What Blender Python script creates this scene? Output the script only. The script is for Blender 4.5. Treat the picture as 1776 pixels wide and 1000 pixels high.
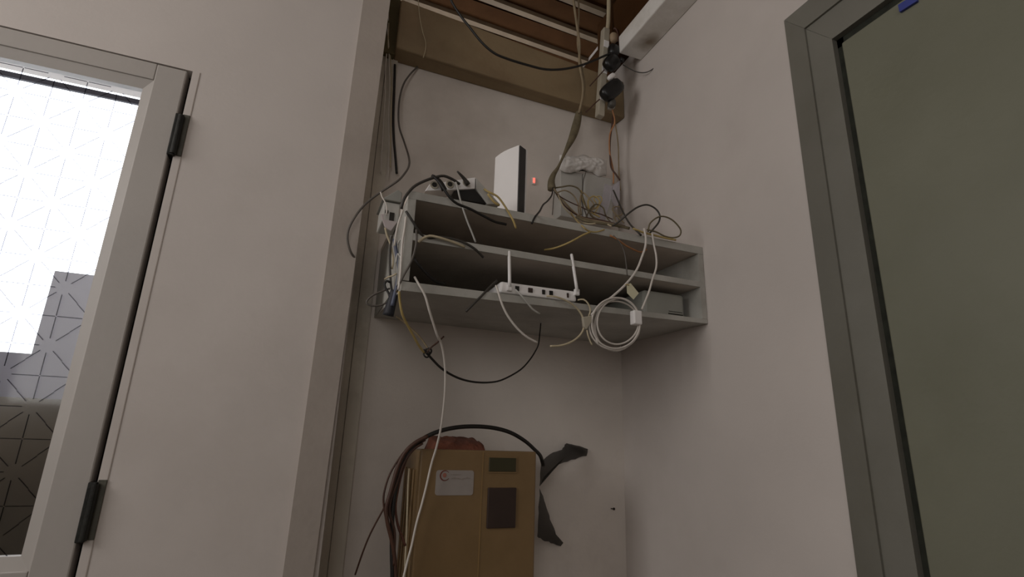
import bpy, bmesh, math, random
from mathutils import Vector, Matrix, noise
random.seed(4)
for o in list(bpy.data.objects): bpy.data.objects.remove(o)
SC = bpy.context.scene
COL = SC.collection

# ---------------------------------------------------------------- camera
F, CZ = 919.22, 1.15
yaw, pit, rol = [math.radians(a) for a in (21.203, 15.922, 1.9125)]
fwd = Vector((math.sin(yaw)*math.cos(pit), math.cos(yaw)*math.cos(pit), math.sin(pit)))
rgt = Vector((math.cos(yaw), -math.sin(yaw), 0)); upv = rgt.cross(fwd)
r2 = math.cos(rol)*rgt + math.sin(rol)*upv
u2 = -math.sin(rol)*rgt + math.cos(rol)*upv
cd = bpy.data.cameras.new('camera'); cam = bpy.data.objects.new('camera', cd); COL.objects.link(cam)
cd.sensor_fit = 'HORIZONTAL'; cd.sensor_width = 36.0; cd.lens = 36.0*F/1776.0; cd.clip_start = 0.02
m = Matrix((r2, u2, -fwd)).transposed().to_4x4(); m.translation = (0, 0, CZ); cam.matrix_world = m
SC.camera = cam

# ---------------------------------------------------------------- world: plain overcast sky outside
W = bpy.data.worlds.new('overcast_sky'); SC.world = W; W.use_nodes = True
bg = W.node_tree.nodes['Background']
bg.inputs[0].default_value = (0.93, 0.96, 1.0, 1); bg.inputs[1].default_value = 4.0

# ---------------------------------------------------------------- unseen area lights added inside the closed room for its daylight level
def area(name, loc, target, sx, sy, power, color):
    l = bpy.data.lights.new(name, 'AREA'); l.shape = 'RECTANGLE'; l.size = sx; l.size_y = sy
    l.energy = power; l.color = color
    o = bpy.data.objects.new(name, l); COL.objects.link(o); o.location = loc
    o.rotation_euler = (Vector(target)-Vector(loc)).to_track_quat('-Z', 'Y').to_euler()
    return o
area('added_rear_light', (-1.2, -2.35, 2.0), (0.45, 1.6, 1.75), 1.6, 1.4, 15.5, (1.0, 0.965, 0.935))
area('added_side_light', (-2.42, 0.35, 2.15), (1.0, 0.9, 1.8), 1.2, 1.2, 24.0, (1.0, 0.97, 0.945))  # added on the left to brighten the right wall

SC.view_settings.view_transform = 'Standard'; SC.view_settings.look = 'None'
SC.view_settings.exposure = 0.0; SC.view_settings.gamma = 1.0; SC.view_settings.use_curve_mapping = False

# ---------------------------------------------------------------- helpers
def ray(x, y): return fwd + r2*((x-888)/F) - u2*((y-500)/F)
def onY(x, y, Y): d = ray(x, y); return Vector((0, 0, CZ)) + d*(Y/d.y)
def onX(x, y, X): d = ray(x, y); return Vector((0, 0, CZ)) + d*(X/d.x)
def onZ(x, y, Z): d = ray(x, y); return Vector((0, 0, CZ)) + d*((Z-CZ)/d.z)
def lin(c): c /= 255.0; return c/12.92 if c <= 0.04045 else ((c+0.055)/1.055)**2.4
def rgb(h): return tuple(lin(int(h[i:i+2], 16)) for i in (0, 2, 4))

MATS = {}
def mat(name, h, rough=0.6, var=0.12, scale=6.0, bump=0.0, bscale=60.0, metal=0.0, dirt=None, dirt_scale=2.0, dirt_amt=0.5, spec=0.5, alpha=1.0):
    if name in MATS: return MATS[name]
    M = bpy.data.materials.new(name); M.use_nodes = True; nt = M.node_tree; N = nt.nodes; Lk = nt.links
    b = N['Principled BSDF']; b.inputs['Roughness'].default_value = rough; b.inputs['Metallic'].default_value = metal
    b.inputs['Specular IOR Level'].default_value = spec; b.inputs['Alpha'].default_value = alpha
    c = rgb(h)
    tc = N.new('ShaderNodeTexCoord')
    nz = N.new('ShaderNodeTexNoise'); nz.inputs['Scale'].default_value = scale; nz.inputs['Detail'].default_value = 5
    Lk.new(tc.outputs['Object'], nz.inputs['Vector'])
    rp = N.new('ShaderNodeValToRGB'); rp.color_ramp.elements[0].position = 0.3; rp.color_ramp.elements[1].position = 0.7
    rp.color_ramp.elements[0].color = tuple(v*(1-var) for v in c)+(1,)
    rp.color_ramp.elements[1].color = tuple(min(1, v*(1+var)) for v in c)+(1,)
    Lk.new(nz.outputs['Fac'], rp.inputs['Fac'])
    out = rp.outputs['Color']
    if dirt:
        n2 = N.new('ShaderNodeTexNoise'); n2.inputs['Scale'].default_value = dirt_scale; n2.inputs['Detail'].default_value = 8
        n2.inputs['Roughness'].default_value = 0.65
        Lk.new(tc.outputs['Object'], n2.inputs['Vector'])
        r3 = N.new('ShaderNodeValToRGB'); r3.color_ramp.elements[0].position = 0.48; r3.color_ramp.elements[1].position = 0.78
        r3.color_ramp.elements[0].color = (0, 0, 0, 1); r3.color_ramp.elements[1].color = (dirt_amt,)*3+(1,)
        Lk.new(n2.outputs['Fac'], r3.inputs['Fac'])
        mx = N.new('ShaderNodeMix'); mx.data_type = 'RGBA'
        Lk.new(r3.outputs['Color'], mx.inputs['Factor']); Lk.new(out, mx.inputs['A'])
        mx.inputs['B'].default_value = rgb(dirt)+(1,); out = mx.outputs['Result']
    Lk.new(out, b.inputs['Base Color'])
    if bump:
        n3 = N.new('ShaderNodeTexNoise'); n3.inputs['Scale'].default_value = bscale; n3.inputs['Detail'].default_value = 4
        Lk.new(tc.outputs['Object'], n3.inputs['Vector'])
        bp = N.new('ShaderNodeBump'); bp.inputs['Strength'].default_value = bump; bp.inputs['Distance'].default_value = 0.01
        Lk.new(n3.outputs['Fac'], bp.inputs['Height']); Lk.new(bp.outputs['Normal'], b.inputs['Normal'])
    MATS[name] = M; return M

def glassmat(name, tint, gloss=0.05):
    M = bpy.data.materials.new(name); M.use_nodes = True; nt = M.node_tree; N = nt.nodes; N.clear()
    o = N.new('ShaderNodeOutputMaterial'); t = N.new('ShaderNodeBsdfTransparent'); t.inputs[0].default_value = tint+(1,)
    g = N.new('ShaderNodeBsdfGlossy'); g.inputs['Roughness'].default_value = 0.05
    mx = N.new('ShaderNodeMixShader'); mx.inputs[0].default_value = gloss
    nt.links.new(t.outputs[0], mx.inputs[1]); nt.links.new(g.outputs[0], mx.inputs[2]); nt.links.new(mx.outputs[0], o.inputs[0])
    return M

def emat(name, c, s):
    M = bpy.data.materials.new(name); M.use_nodes = True; b = M.node_tree.nodes['Principled BSDF']
    b.inputs['Base Color'].default_value = c+(1,); b.inputs['Emission Color'].default_value = c+(1,); b.inputs['Emission Strength'].default_value = s
    return M

def obj(name, bm, m, parent=None, smooth=False, bevel=0.0):
    bmesh.ops.recalc_face_normals(bm, faces=bm.faces)
    me = bpy.data.meshes.new(name); bm.to_mesh(me); bm.free(); me.materials.append(m)
    if smooth: me.polygons.foreach_set('use_smooth', [True]*len(me.polygons))
    o = bpy.data.objects.new(name, me); COL.objects.link(o)
    if parent:
        o.parent = parent
        o.matrix_parent_inverse = Matrix.Translation(parent.location).inverted() if parent.type == 'EMPTY' else Matrix.Identity(4)
    if bevel:
        b = o.modifiers.new('bevel', 'BEVEL'); b.width = bevel; b.segments = 2; b.limit_method = 'ANGLE'
    return o
def empty(name, loc=(0, 0, 0)):
    o = bpy.data.objects.new(name, None); COL.objects.link(o); o.location = loc; o.empty_display_size = 0.03; return o
def tag(o, label=None, cat=None, group=None, kind=None):
    if label: o['label'] = label
    if cat: o['category'] = cat
    if group: o['group'] = group
    if kind: o['kind'] = kind
    return o
def thing(name, label, cat, loc, group=None): return tag(empty(name, loc), label, cat, group)

def hexa(bm, p):
    """eight corners: bottom four (ccw), top four"""
    v = [bm.verts.new(q) for q in p]
    for f in ((0,1,2,3), (4,7,6,5), (0,4,5,1), (1,5,6,2), (2,6,7,3), (3,7,4,0)): bm.faces.new([v[i] for i in f])
def box(bm, x0, x1, y0, y1, z0, z1):
    hexa(bm, [(x0,y0,z0), (x1,y0,z0), (x1,y1,z0), (x0,y1,z0), (x0,y0,z1), (x1,y0,z1), (x1,y1,z1), (x0,y1,z1)])
def BX(*a): bm = bmesh.new(); box(bm, *a); return bm
def BXS(*bs):
    bm = bmesh.new()
    for a in bs: box(bm, *a)
    return bm
def prism(pts, ext, bm=None):
    """extrude a planar polygon (3d points) along ext"""
    bm = bm or bmesh.new(); e = Vector(ext)
    a = [bm.verts.new(p) for p in pts]; b = [bm.verts.new(Vector(p)+e) for p in pts]; n = len(pts)
    bm.faces.new(a); bm.faces.new(b[::-1])
    for i in range(n): bm.faces.new((a[i], b[i], b[(i+1) % n], a[(i+1) % n]))
    return bm
def obox(c, ax, ay, az, bm=None):
    """oriented box: centre, three half axes"""
    bm = bm or bmesh.new(); c, ax, ay, az = map(Vector, (c, ax, ay, az))
    hexa(bm, [c-ax-ay-az, c+ax-ay-az, c+ax+ay-az, c-ax+ay-az, c-ax-ay+az, c+ax-ay+az, c+ax+ay+az, c-ax+ay+az])
    return bm
def spline(P, step=0.006, closed=False):
    P = [Vector(p) for p in P]; n = len(P); out = []
    for i in range(n if closed else n-1):
        p0 = P[(i-1) % n] if closed or i > 0 else P[0]*2-P[1]
        p1 = P[i]; p2 = P[(i+1) % n]
        p3 = P[(i+2) % n] if closed or i < n-2 else P[-1]*2-P[-2]
        k = max(2, min(14, int((p2-p1).length/step)))
        for j in range(k):
            t = j/k
            out.append(0.5*((2*p1)+(p2-p0)*t+(2*p0-5*p1+4*p2-p3)*t*t+(3*p1-p0-3*p2+p3)*t**3))
    if not closed: out.append(P[-1])
    return out
def sweep(bm, Q, r, sides=8, closed=False):
    """round tube along the points Q; r a number or a function of 0..1"""
    n = len(Q); T = []
    for i in range(n):
        a = Q[(i-1) % n] if closed or i > 0 else Q[0]; b = Q[(i+1) % n] if closed or i < n-1 else Q[-1]
        d = b-a; T.append(d.normalized() if d.length > 1e-9 else Vector((0, 0, 1)))
    nrm = T[0].orthogonal().normalized(); rings = []
    for i in range(n):
        nrm = (nrm - T[i]*nrm.dot(T[i])).normalized(); bn = T[i].cross(nrm)
        rr = r(i/max(1, n-1)) if callable(r) else r
        rings.append([bm.verts.new(Q[i]+(nrm*math.cos(2*math.pi*k/sides)+bn*math.sin(2*math.pi*k/sides))*rr) for k in range(sides)])
    for i in range(n if closed else n-1):
        A, B = rings[i], rings[(i+1) % n]
        for k in range(sides): bm.faces.new((A[k], A[(k+1) % sides], B[(k+1) % sides], B[k]))
    if not closed: bm.faces.new(rings[0][::-1]); bm.faces.new(rings[-1])
    return bm
def TUBE(P, r, sides=8, closed=False, step=0.006, bm=None): return sweep(bm or bmesh.new(), spline(P, step, closed), r, sides, closed)
def PX(pts, Y=None):
    """picture traces set at their own depths from the viewer: (x, y) at Y or (x, y, Y)"""
    return [onY(p[0], p[1], p[2] if len(p) > 2 else Y) for p in pts]
def cable(name, label, pts, Y, r, m, group=None):
    o = obj(name, TUBE(PX(pts, Y), r), m, smooth=True); return tag(o, label, 'cable', group)
def cyl(a, b, r, sides=16, bm=None): return sweep(bm or bmesh.new(), [Vector(a), Vector(b)], r, sides)

# ---------------------------------------------------------------- materials
WALL  = mat('wall_paint', 'cbc3bd', 0.75, 0.05, 3.0, 0.04, 90, dirt='9c8f83', dirt_scale=1.6, dirt_amt=0.25)
WALLB = mat('niche_wall_paint', 'd8d0c8', 0.8, 0.06, 4.0, 0.06, 80, dirt='85786a', dirt_scale=2.2, dirt_amt=0.35)
PIL   = mat('pilaster_paint', 'a89e95', 0.7, 0.06, 5.0, 0.1, 70, dirt='7d7268', dirt_scale=3, dirt_amt=0.3)
JAMB  = mat('niche_strip_paint', 'cfc8bb', 0.7, 0.1, 6.0, 0.1, 60, dirt='56503f', dirt_scale=5, dirt_amt=0.5)
TAN   = mat('stained_beam_paint', '8a775a', 0.7, 0.12, 5.0, 0.15, 50, dirt='6b4a30', dirt_scale=3, dirt_amt=0.6)
BROWN = mat('dark_board_wood', '3f2917', 0.8, 0.15, 10.0, 0.2, 40, spec=0.05)
BATT  = mat('pale_batten_wood', '75644f', 0.7, 0.15, 12.0)
DOORW = mat('cream_door_paint', 'b0aaa4', 0.5, 0.04, 4.0, 0.05, 50)
DARK  = mat('dark_gap', '2b2823', 0.9, 0.2, 20.0)
HINGE = mat('blackened_hinge_steel', '23231f', 0.5, 0.3, 30.0, 0.2, 80, metal=0.4)
GREEN = mat('grey_green_door_paint', '747463', 0.55, 0.06, 3.0, 0.06, 60, dirt='5f6049', dirt_scale=2, dirt_amt=0.5)
GREEN2 = mat('grey_green_frame_paint', '75736a', 0.5, 0.07, 4.0, 0.06, 60, dirt='5d5a4c', dirt_scale=3, dirt_amt=0.5)
MOULD = mat('mouldy_gap', '26281f', 0.9, 0.4, 40.0)
SHELF = mat('grey_shelf_board', 'b1afa8', 0.55, 0.08, 9.0, 0.08, 70, dirt='6a6459', dirt_scale=6, dirt_amt=0.5)
SHIN  = mat('dusty_brown_board_faces', 'c8beb3', 0.7, 0.12, 8.0, 0.1, 60)
WHITE = mat('white_plastic', 'efecea', 0.3, 0.03, 8.0)
OFFW  = mat('aged_white_plastic', 'aea695', 0.45, 0.06, 10.0)
GREYP = mat('pale_grey_plastic', 'b3b1ab', 0.45, 0.05, 10.0)
BLACK = mat('black_plastic', '0e0d0d', 0.35, 0.2, 20.0)
BLKC  = mat('black_cable_sheath', '17130f', 0.5, 0.2, 30.0)
GRYC  = mat('grey_cable_sheath', '5c5650', 0.55, 0.15, 30.0)
DGRC  = mat('dark_grey_cable_sheath', '3a3631', 0.55, 0.15, 30.0)
BLUC  = mat('blue_grey_cable_sheath', '4f5568', 0.5, 0.15, 30.0)
WHTC  = mat('white_cable_sheath', 'd3ccc4', 0.5, 0.06, 30.0)
CREC  = mat('cream_cable_sheath', 'b8ab8f', 0.5, 0.1, 30.0)
YELC  = mat('yellowed_cable_sheath', 'b09a62', 0.5, 0.12, 30.0)
ORGC  = mat('orange_cable_sheath', 'a8744a', 0.5, 0.12, 30.0)
BRNC  = mat('brown_cable_sheath', '482d20', 0.55, 0.2, 25.0)
TANC  = mat('dusty_tan_cable_sheath', '8c7c62', 0.7, 0.2, 25.0)
OLIVE = mat('dusty_olive_sleeve', '6a604a', 0.85, 0.25, 40.0, 0.4, 90)
UPSM  = mat('beige_enamelled_steel', '806745', 0.45, 0.06, 5.0, 0.04, 60, dirt='654f2c', dirt_scale=3, dirt_amt=0.5)
SMOKE = mat('dark_smoked_window', '392b26', 0.35, 0.12, 12.0)
SMOK2 = mat('dark_olive_display', '38341f', 0.35, 0.12, 12.0)
TERRA = mat('rust_red_cloth', '6c3d2b', 0.8, 0.25, 25.0, 0.5, 60)
STICK = mat('white_sticker_paper', '98908a', 0.6, 0.04, 30.0)
REDL  = mat('dark_red_print', '6d2f22', 0.6, 0.1, 30.0)
GREYL = mat('grey_print', '8f857c', 0.6, 0.1, 30.0)
RUST  = mat('rusty_nail_steel', '2c241d', 0.7, 0.3, 60.0)
SHEET  = mat('thin_dark_sheet', '1e180f', 0.95, 0.1, 12.0, alpha=0.6)  # partly see-through dark brown for the sheets beside the beige box
CLEAR = mat('cloudy_clear_plastic', 'b9b4ba', 0.2, 0.1, 20.0, alpha=0.55)
BLUET = mat('blue_tape', '35408c', 0.5, 0.1, 20.0)
PAPER = mat('crumpled_white_paper', 'd6d2cd', 0.8, 0.04, 20.0)
GLASS = glassmat('door_glass', (0.95, 0.96, 0.97), 0.03)

# ---------------------------------------------------------------- the room shell
XR, YL, YB, XN = 1.071, 1.44, 1.64, 0.10
HC = 3.0
def struct(name, bm, m, parent=None, bevel=0):
    o = obj(name, bm, m, parent, bevel=bevel); o['kind'] = 'structure'; return o
DX0, DX1, DZ1 = -1.20, -0.357, 2.066            # left door hole in wall_left
struct('wall_left', BXS((-2.6, DX0, YL, YL+.2, 0, HC), (DX1, XN-.002, YL, YL+.2, 0, HC), (DX0, DX1, YL, YL+.2, DZ1, HC)), WALL)
struct('wall_back', BXS((XN-.002, XR, YB, YB+.12, 0, 2.60)), WALLB)
RY0, RY1, RZ1 = -0.26, 0.69, 2.068             # right door hole in wall_right
struct('wall_right', BXS((XR, XR+.15, RY1+.02, 2.4, 0, HC), (XR, XR+.15, -2.6, RY0-.02, 0, HC), (XR, XR+.15, RY0-.02, RY1+.02, RZ1+.02, HC)), WALL)
struct('wall_side', BX(-2.7, -2.6, -2.6, YL+.2, 0, HC), WALL)
struct('wall_front', BX(-2.7, XR+.15, -2.7, -2.6, 0, HC), WALL)
struct('floor', BX(-2.7, XR+.15, -2.7, YB+.12, -0.1, 0), mat('floor_tile', '5a5148', 0.5, 0.1, 3))
struct('ceiling', BX(-2.7, XR+.15, -2.7, YL, HC, HC+.1), WALL)
# loft space over the niche: side, back and the dark board ceiling between pale battens
struct('wall_loft_back', BX(XN-.002, XR, 2.3, 2.4, 2.4, HC+.1), BROWN)
struct('wall_loft_left', BX(-.10, XN-.002, YL+.2, 2.4, 2.4, HC+.1), PIL)
struct('ceiling_loft_slab', BX(-.10, XR+.15, YL, 2.4, HC+.0005, HC+.1), BROWN)
struct('wall_loft_right', BXS((XR-.004, XR, YB+.002, 2.3, 2.60, 2.88), (.990, XR, .95, YB-.002, 2.6645, 2.88)), BROWN)
loft = empty('ceiling_loft', (0.55, 1.8, 2.95)); loft['kind'] = 'structure'
for k in range(7):
    y = 1.455+.143*k
    hexa_pts = [(XN, y, 2.905), (XR, y+.02, 2.905), (XR, y+.155, 2.905), (XN, y+.135, 2.905)]
    bm = bmesh.new(); hexa(bm, [Vector(p) for p in hexa_pts]+[Vector(p)+Vector((0, 0, .04)) for p in hexa_pts])
    obj('board', bm, BROWN, loft)
for k in range(6):
    y = 1.55+.143*k
    pts = [(XN, y-.013, 2.885), (XR, y+.022, 2.885), (XR, y+.047, 2.885), (XN, y+.012, 2.885)]
    bm = bmesh.new(); hexa(bm, [Vector(p) for p in pts]+[Vector(p)+Vector((0, 0, .0205)) for p in pts])
    obj('batten', bm, BATT, loft)
# plaster pilaster at the edge of the niche
a, b, c, d = onY(490, 1000, 1.425), onY(543, 1000, 1.425), onY(671, 45, 1.425), onY(630, 0, 1.425)
def ext(p, q, z): t = (z-p.z)/(q.z-p.z); return p+(q-p)*t
P0, P1 = ext(a, d, 0), ext(b, c, 0); P2, P3 = ext(b, c, HC), ext(a, d, HC)
struct('trim_1', prism([P0, P1, P2, P3], (0, .016, 0)), PIL)
# flat two-part strip up the left edge of the niche wall
struct('trim_2', BXS((XN, .131, YB-.016, YB, 0, 2.60), (.1335, .172, YB-.010, YB, 0, 2.60)), JAMB)
# tan beam across the top of the niche
zb0, zb1 = 2.428, 2.405
pts = [(.155, 1.572, zb0), (XR, 1.572, zb1), (XR, YB, zb1+.008), (.155, YB, zb0-.008), (.155, 1.572, 2.632), (XR, 1.572, 2.575), (XR, YB, 2.59), (.155, YB, 2.63)]
bm = bmesh.new(); hexa(bm, [Vector(p) for p in pts]); struct('trim_3', bm, TAN, bevel=.006)
struct('trim_5', BX(.10, .155, 1.60, YB, 2.42, HC), mat('olive_gap_shade', '5b5135', 0.8, 0.2, 12))  # fills the shadow gap at the beam's left end; shade put in its colour
# white boxed-in duct on the right wall near the corner
DUCT = mat('duct_paint', 'e6e3de', 0.6, 0.04, 5, dirt='8f8468', dirt_scale=5, dirt_amt=0.5)
_T = DUCT.node_tree; _b = _T.nodes['Principled BSDF']; _src = _b.inputs['Base Color'].links[0].from_socket      # one rusty damp stain on its underside
_g = _T.nodes.new('ShaderNodeTexCoord'); _w = _T.nodes.new('ShaderNodeTexNoise'); _w.inputs['Scale'].default_value = 18
_v = _T.nodes.new('ShaderNodeVectorMath'); _v.operation = 'DISTANCE'; _v.inputs[1].default_value = (1.04, 1.36, 2.588); _T.links.new(_g.outputs['Object'], _v.inputs[0]); _T.links.new(_g.outputs['Object'], _w.inputs['Vector'])
_a = _T.nodes.new('ShaderNodeMath'); _a.operation = 'MULTIPLY_ADD'; _a.inputs[1].default_value = .05; _T.links.new(_w.outputs['Fac'], _a.inputs[0]); _T.links.new(_v.outputs['Value'], _a.inputs[2])
_r = _T.nodes.new('ShaderNodeMapRange'); _r.inputs['From Min'].default_value = .03; _r.inputs['From Max'].default_value = .085; _r.inputs['To Min'].default_value = .8; _r.inputs['To Max'].default_value = 0; _T.links.new(_a.outputs[0], _r.inputs['Value'])
_x = _T.nodes.new('ShaderNodeMix'); _x.data_type = 'RGBA'; _T.links.new(_r.outputs[0], _x.inputs['Factor']); _T.links.new(_src, _x.inputs['A']); _x.inputs['B'].default_value = rgb('6a5432')+(1,); _T.links.new(_x.outputs['Result'], _b.inputs['Base Color'])
struct('trim_4', BX(.971, XR, .95, 1.452, 2.588, 2.664), DUCT, bevel=.004)

# ---------------------------------------------------------------- left glazed door
d1 = empty('door_1', (-.8, YL, 0)); d1['kind'] = 'structure'
LX1 = -.385; LZ1 = 2.060; LX0 = -1.185
GX1, GZ0, GZ1 = -.474, .888, 1.985; GX0 = LX0+.09
yf, yb_ = YL-.004, YL+.036
obj('stile', BX(LX1-.068, LX1, yf, yb_, .01, LZ1), DOORW, d1, bevel=.003)
obj('stile', BX(LX0, LX0+.068, yf, yb_, .01, LZ1), DOORW, d1, bevel=.003)
obj('rail', BX(LX0+.068, LX1-.068, yf, yb_, 2.013, LZ1), DOORW, d1, bevel=.002)
obj('rail', BX(LX0+.068, LX1-.068, yf, yb_, .01, GZ0-.02), DOORW, d1, bevel=.002)
def bead(x0, x1, z0, z1, w, wz):               # sloped bead: outer rectangle at the leaf face, inner one set back
    bm = bmesh.new()
    O = [(x0, yf+.004, z0), (x1, yf+.004, z0), (x1, yf+.004, z1), (x0, yf+.004, z1)]
    I = [(x0+w, yf+.013, z0+wz), (x1-w, yf+.013, z0+wz), (x1-w, yf+.013, z1-wz), (x0+w, yf+.013, z1-wz)]
    B = [(x, yb_-.008, z) for x, y, z in I]; A = [(x, yb_-.008, z) for x, y, z in O]
    vo, vi, vb, va = [[bm.verts.new(p) for p in L] for L in (O, I, B, A)]
    for k in range(4):
        j = (k+1) % 4
        bm.faces.new((vo[k], vo[j], vi[j], vi[k])); bm.faces.new((vi[k], vi[j], vb[j], vb[k]))
        bm.faces.new((vb[k], vb[j], va[j], va[k])); bm.faces.new((va[k], va[j], vo[j], vo[k]))
    return bm
obj('glazing_bead', bead(LX0+.068, LX1-.068, GZ0-.02, 2.013, .022, .026), DOORW, d1)
gl = obj('glass_pane', BX(GX0-.008, GX1+.008, yf+.022, yf+.026, GZ0-.008, GZ1+.008), GLASS, d1)
# star-ruled film on the pane: bars from each star on every second knot of a square grid
bm = bmesh.new(); cs = .0645; yy0 = yf+.0205
def bar(x0, z0, x1, z1, w=.0016):
    a = Vector((x0, yy0, z0)); b = Vector((x1, yy0, z1)); lim = lambda p: GX0-.004 < p.x < GX1+.004 and GZ0-.004 < p.z < GZ1+.004
    if not (lim(a) and lim(b)): return
    u = (b-a).normalized()*1.0; n = Vector((u.z, 0, -u.x))
    obox((a+b)/2, u*((b-a).length/2), (0, .0006, 0), n*w/2, bm)
for i in range(-10, 3):
    for j in range(-10, 10):
        if (i+j) % 2: continue
        x, z = -.527+cs*i, 1.449+.066*j
        for k in range(8):
            ang = k*math.pi/4; ux, uz = math.cos(ang), math.sin(ang)
            L = cs if k % 2 == 0 else cs*1.414/2*1.0
            bar(x+ux*.016, z+uz*.016, x+ux*L*(.97 if k % 2 == 0 else 1.0), z+uz*L)
STAR = glassmat('grey_film_ink', (.42, .42, .45), 0.02)
so = obj('star_line_film', bm, STAR, d1); so['kind'] = 'stuff'
obj('seal_strip', BX(GX0, GX1, yf+.028, yf+.036, 1.949, 1.963), mat('dark_blue_grey_seal', '3c3a48', 0.6, 0.1), d1)
JP = WALL
obj('jamb', BXS((-.3735, DX1, YL-.001, YL+.10, 0, DZ1), (LX0-.012, LX0-.004, YL-.001, YL+.10, 0, DZ1)), JP, d1)
obj('jamb_stop', BXS((LX1-.02, -.3735, YL+.037, YL+.10, 0, DZ1), (LX0, LX1, YL+.037, YL+.10, 2.03, DZ1)), DARK, d1)
obj('wall_seam', BX(-.3575, -.3555, YL-.0012, YL+.01, 0, DZ1), PIL, d1)
for z0, z1 in ((1.811, 1.929), (.918, 1.036)):
    h = obj('hinge', BX(-.387, -.371, YL-.012, YL+.02, z0, z1), HINGE, d1, bevel=.002)
    obj('hinge_knuckle', cyl((-.3735, YL-.010, z0+.004), (-.3735, YL-.010, z1-.004), .0075), HINGE, h, smooth=False)
    obj('hinge_plate', BX(-.372, -.356, YL-.004, YL+.004, z0+.004, z1+.004), mat('smeared_hinge_steel', '4b493f', 0.6, 0.3, 40), h, bevel=.001)
# outside seen through the glass
GREYO = mat('outside_grey_render', '8f8d95', 0.8, 0.06, 3)
BRWO = mat('outside_brown_wall', '42392c', 0.9, 0.2, 4)
zc = onY(60, 690, 1.95).z
prof = [(1.80, 0)]+[(1.95-.15*math.cos(math.radians(a)), zc-.26+.26*math.sin(math.radians(a))) for a in range(0, 91, 6)]+[(1.95, 0)]  # rounded top shaped so the wall grades from light to dark downward
struct('wall_outside', prism([(-1.6, y, z) for y, z in prof], (1.9, 0, 0)), BRWO).data.polygons.foreach_set('use_smooth', [True]*(len(prof)+2))
struct('wall_outside_2', BX(onY(92, 480, 2.0).x, .3, 2.0, 2.1, 0, onY(120, 472, 2.0).z), GREYO)
struct('wall_outside_3', BX(-1.6, onY(92, 480, 2.0).x-.002, 2.01, 2.1, 0, onY(40, 612, 2.01).z), GREYO)
struct('floor_outside', BX(-3.5, .09, YL+.2, 3.0, -.1, 0), BRWO)

# ---------------------------------------------------------------- right grey-green door
d2 = empty('door_2', (XR, .2, 0)); d2['kind'] = 'structure'
YO, YM, YI, YG = .822, .760, .700, .684
ZO, ZM, ZI, ZG = 2.243, 2.165, 2.084, 2.062
xa, xb, xc = XR-.003, XR-.016, XR-.010
PROF = [(XR+.04, 0.0), (xc, 0.0), (xc, YM-YI), (xb, YM-YI), (xa, YO-YI), (XR+.01, YO-YI), (XR+.01, .04)]   # x and distance out from the opening
kz = (ZO-ZI)/(YO-YI)
def casing(fa, fb):
    bm = bmesh.new(); A = [bm.verts.new(fa(x, o)) for x, o in PROF]; B = [bm.verts.new(fb(x, o)) for x, o in PROF]; n = len(PROF)
    bm.faces.new(A); bm.faces.new(B[::-1])
    for k in range(n): bm.faces.new((A[k], B[k], B[(k+1) % n], A[(k+1) % n]))
    return bm
YN = RY0-.010
obj('casing', casing(lambda x, o: (x, YI+o, 0), lambda x, o: (x, YI+o, ZI+o*kz)), GREEN2, d2)
obj('casing', casing(lambda x, o: (x, YN-o, 0), lambda x, o: (x, YN-o, ZI+o*kz)), GREEN2, d2)
obj('head_casing', casing(lambda x, o: (x, YI+o-.0004, ZI+o*kz+.0004), lambda x, o: (x, YN-o+.0004, ZI+o*kz+.0004)), GREEN2, d2)
obj('leaf', BX(XR-.004, XR+.036, RY0, YG, .01, ZG), GREEN, d2, bevel=.003)
obj('gap', BXS((XR+.006, XR+.05, YG+.0002, YI+.02, 0, ZI+.01), (XR+.006, XR+.05, RY0-.02, YI+.02, ZG+.0002, ZI+.02)), MOULD, d2)
p = onX(1575, 6, XR-.008)
bt = obj('tape_scrap', obox(p, (.003, 0, 0), (0, .017, .001), (0, 0, .009)), BLUET); tag(bt, 'scrap of blue tape stuck over the head of the grey-green door', 'tape')

# ---------------------------------------------------------------- the wall shelf
YF = 1.187
sh = thing('wall_shelf', 'long grey open wall shelf with two bays fixed across the niche', 'shelf', (.63, YB, 1.5))
def board(name, zl0, zl1, zr0, zr1, x0, x1, yb=YB, back_dz=(0, 0), m=SHIN):
    pts = [(x0, YF+.004, zl0), (x1, YF+.004, zr0), (x1, yb, zr0+back_dz[1]), (x0, yb, zl0+back_dz[0]),
           (x0, YF+.004, zl1), (x1, YF+.004, zr1), (x1, yb, zr1+back_dz[1]), (x0, yb, zl1+back_dz[0])]
    bm = bmesh.new(); hexa(bm, [Vector(p) for p in pts]); o = obj(name, bm, m, sh)
    bm = bmesh.new(); hexa(bm, [Vector((x0, YF, zl0)), Vector((x1, YF, zr0)), Vector((x1, YF+.004, zr0)), Vector((x0, YF+.004, zl0)),
                                Vector((x0, YF, zl1)), Vector((x1, YF, zr1)), Vector((x1, YF+.004, zr1)), Vector((x0, YF+.004, zl1))])
    obj('edge_strip', bm, SHELF, o); return o
XS0, XS1 = .184, XR-.001
board('top_board', 1.703, 1.723, 1.7015, 1.7245, XS0, XS1)
board('middle_board', 1.598, 1.616, 1.598, 1.614, XS0+.02, XS1-.018)
board('bottom_board', 1.472, 1.494, 1.4905, 1.503, XS0+.003, XS1, back_dz=(.026, .006), m=SHELF)
def side(x0, x1, z0, z1):
    o = obj('side_panel', BX(x0, x1, YF+.004, YB-.001, z0, z1), SHELF, sh)
    obj('edge_strip', BX(x0, x1, YF, YF+.004, z0, z1), SHELF, o)
side(XS0+.0005, XS0+.0195, 1.497, 1.7025)
side(XS1-.018, XS1-.0005, 1.5035, 1.701)
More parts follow.
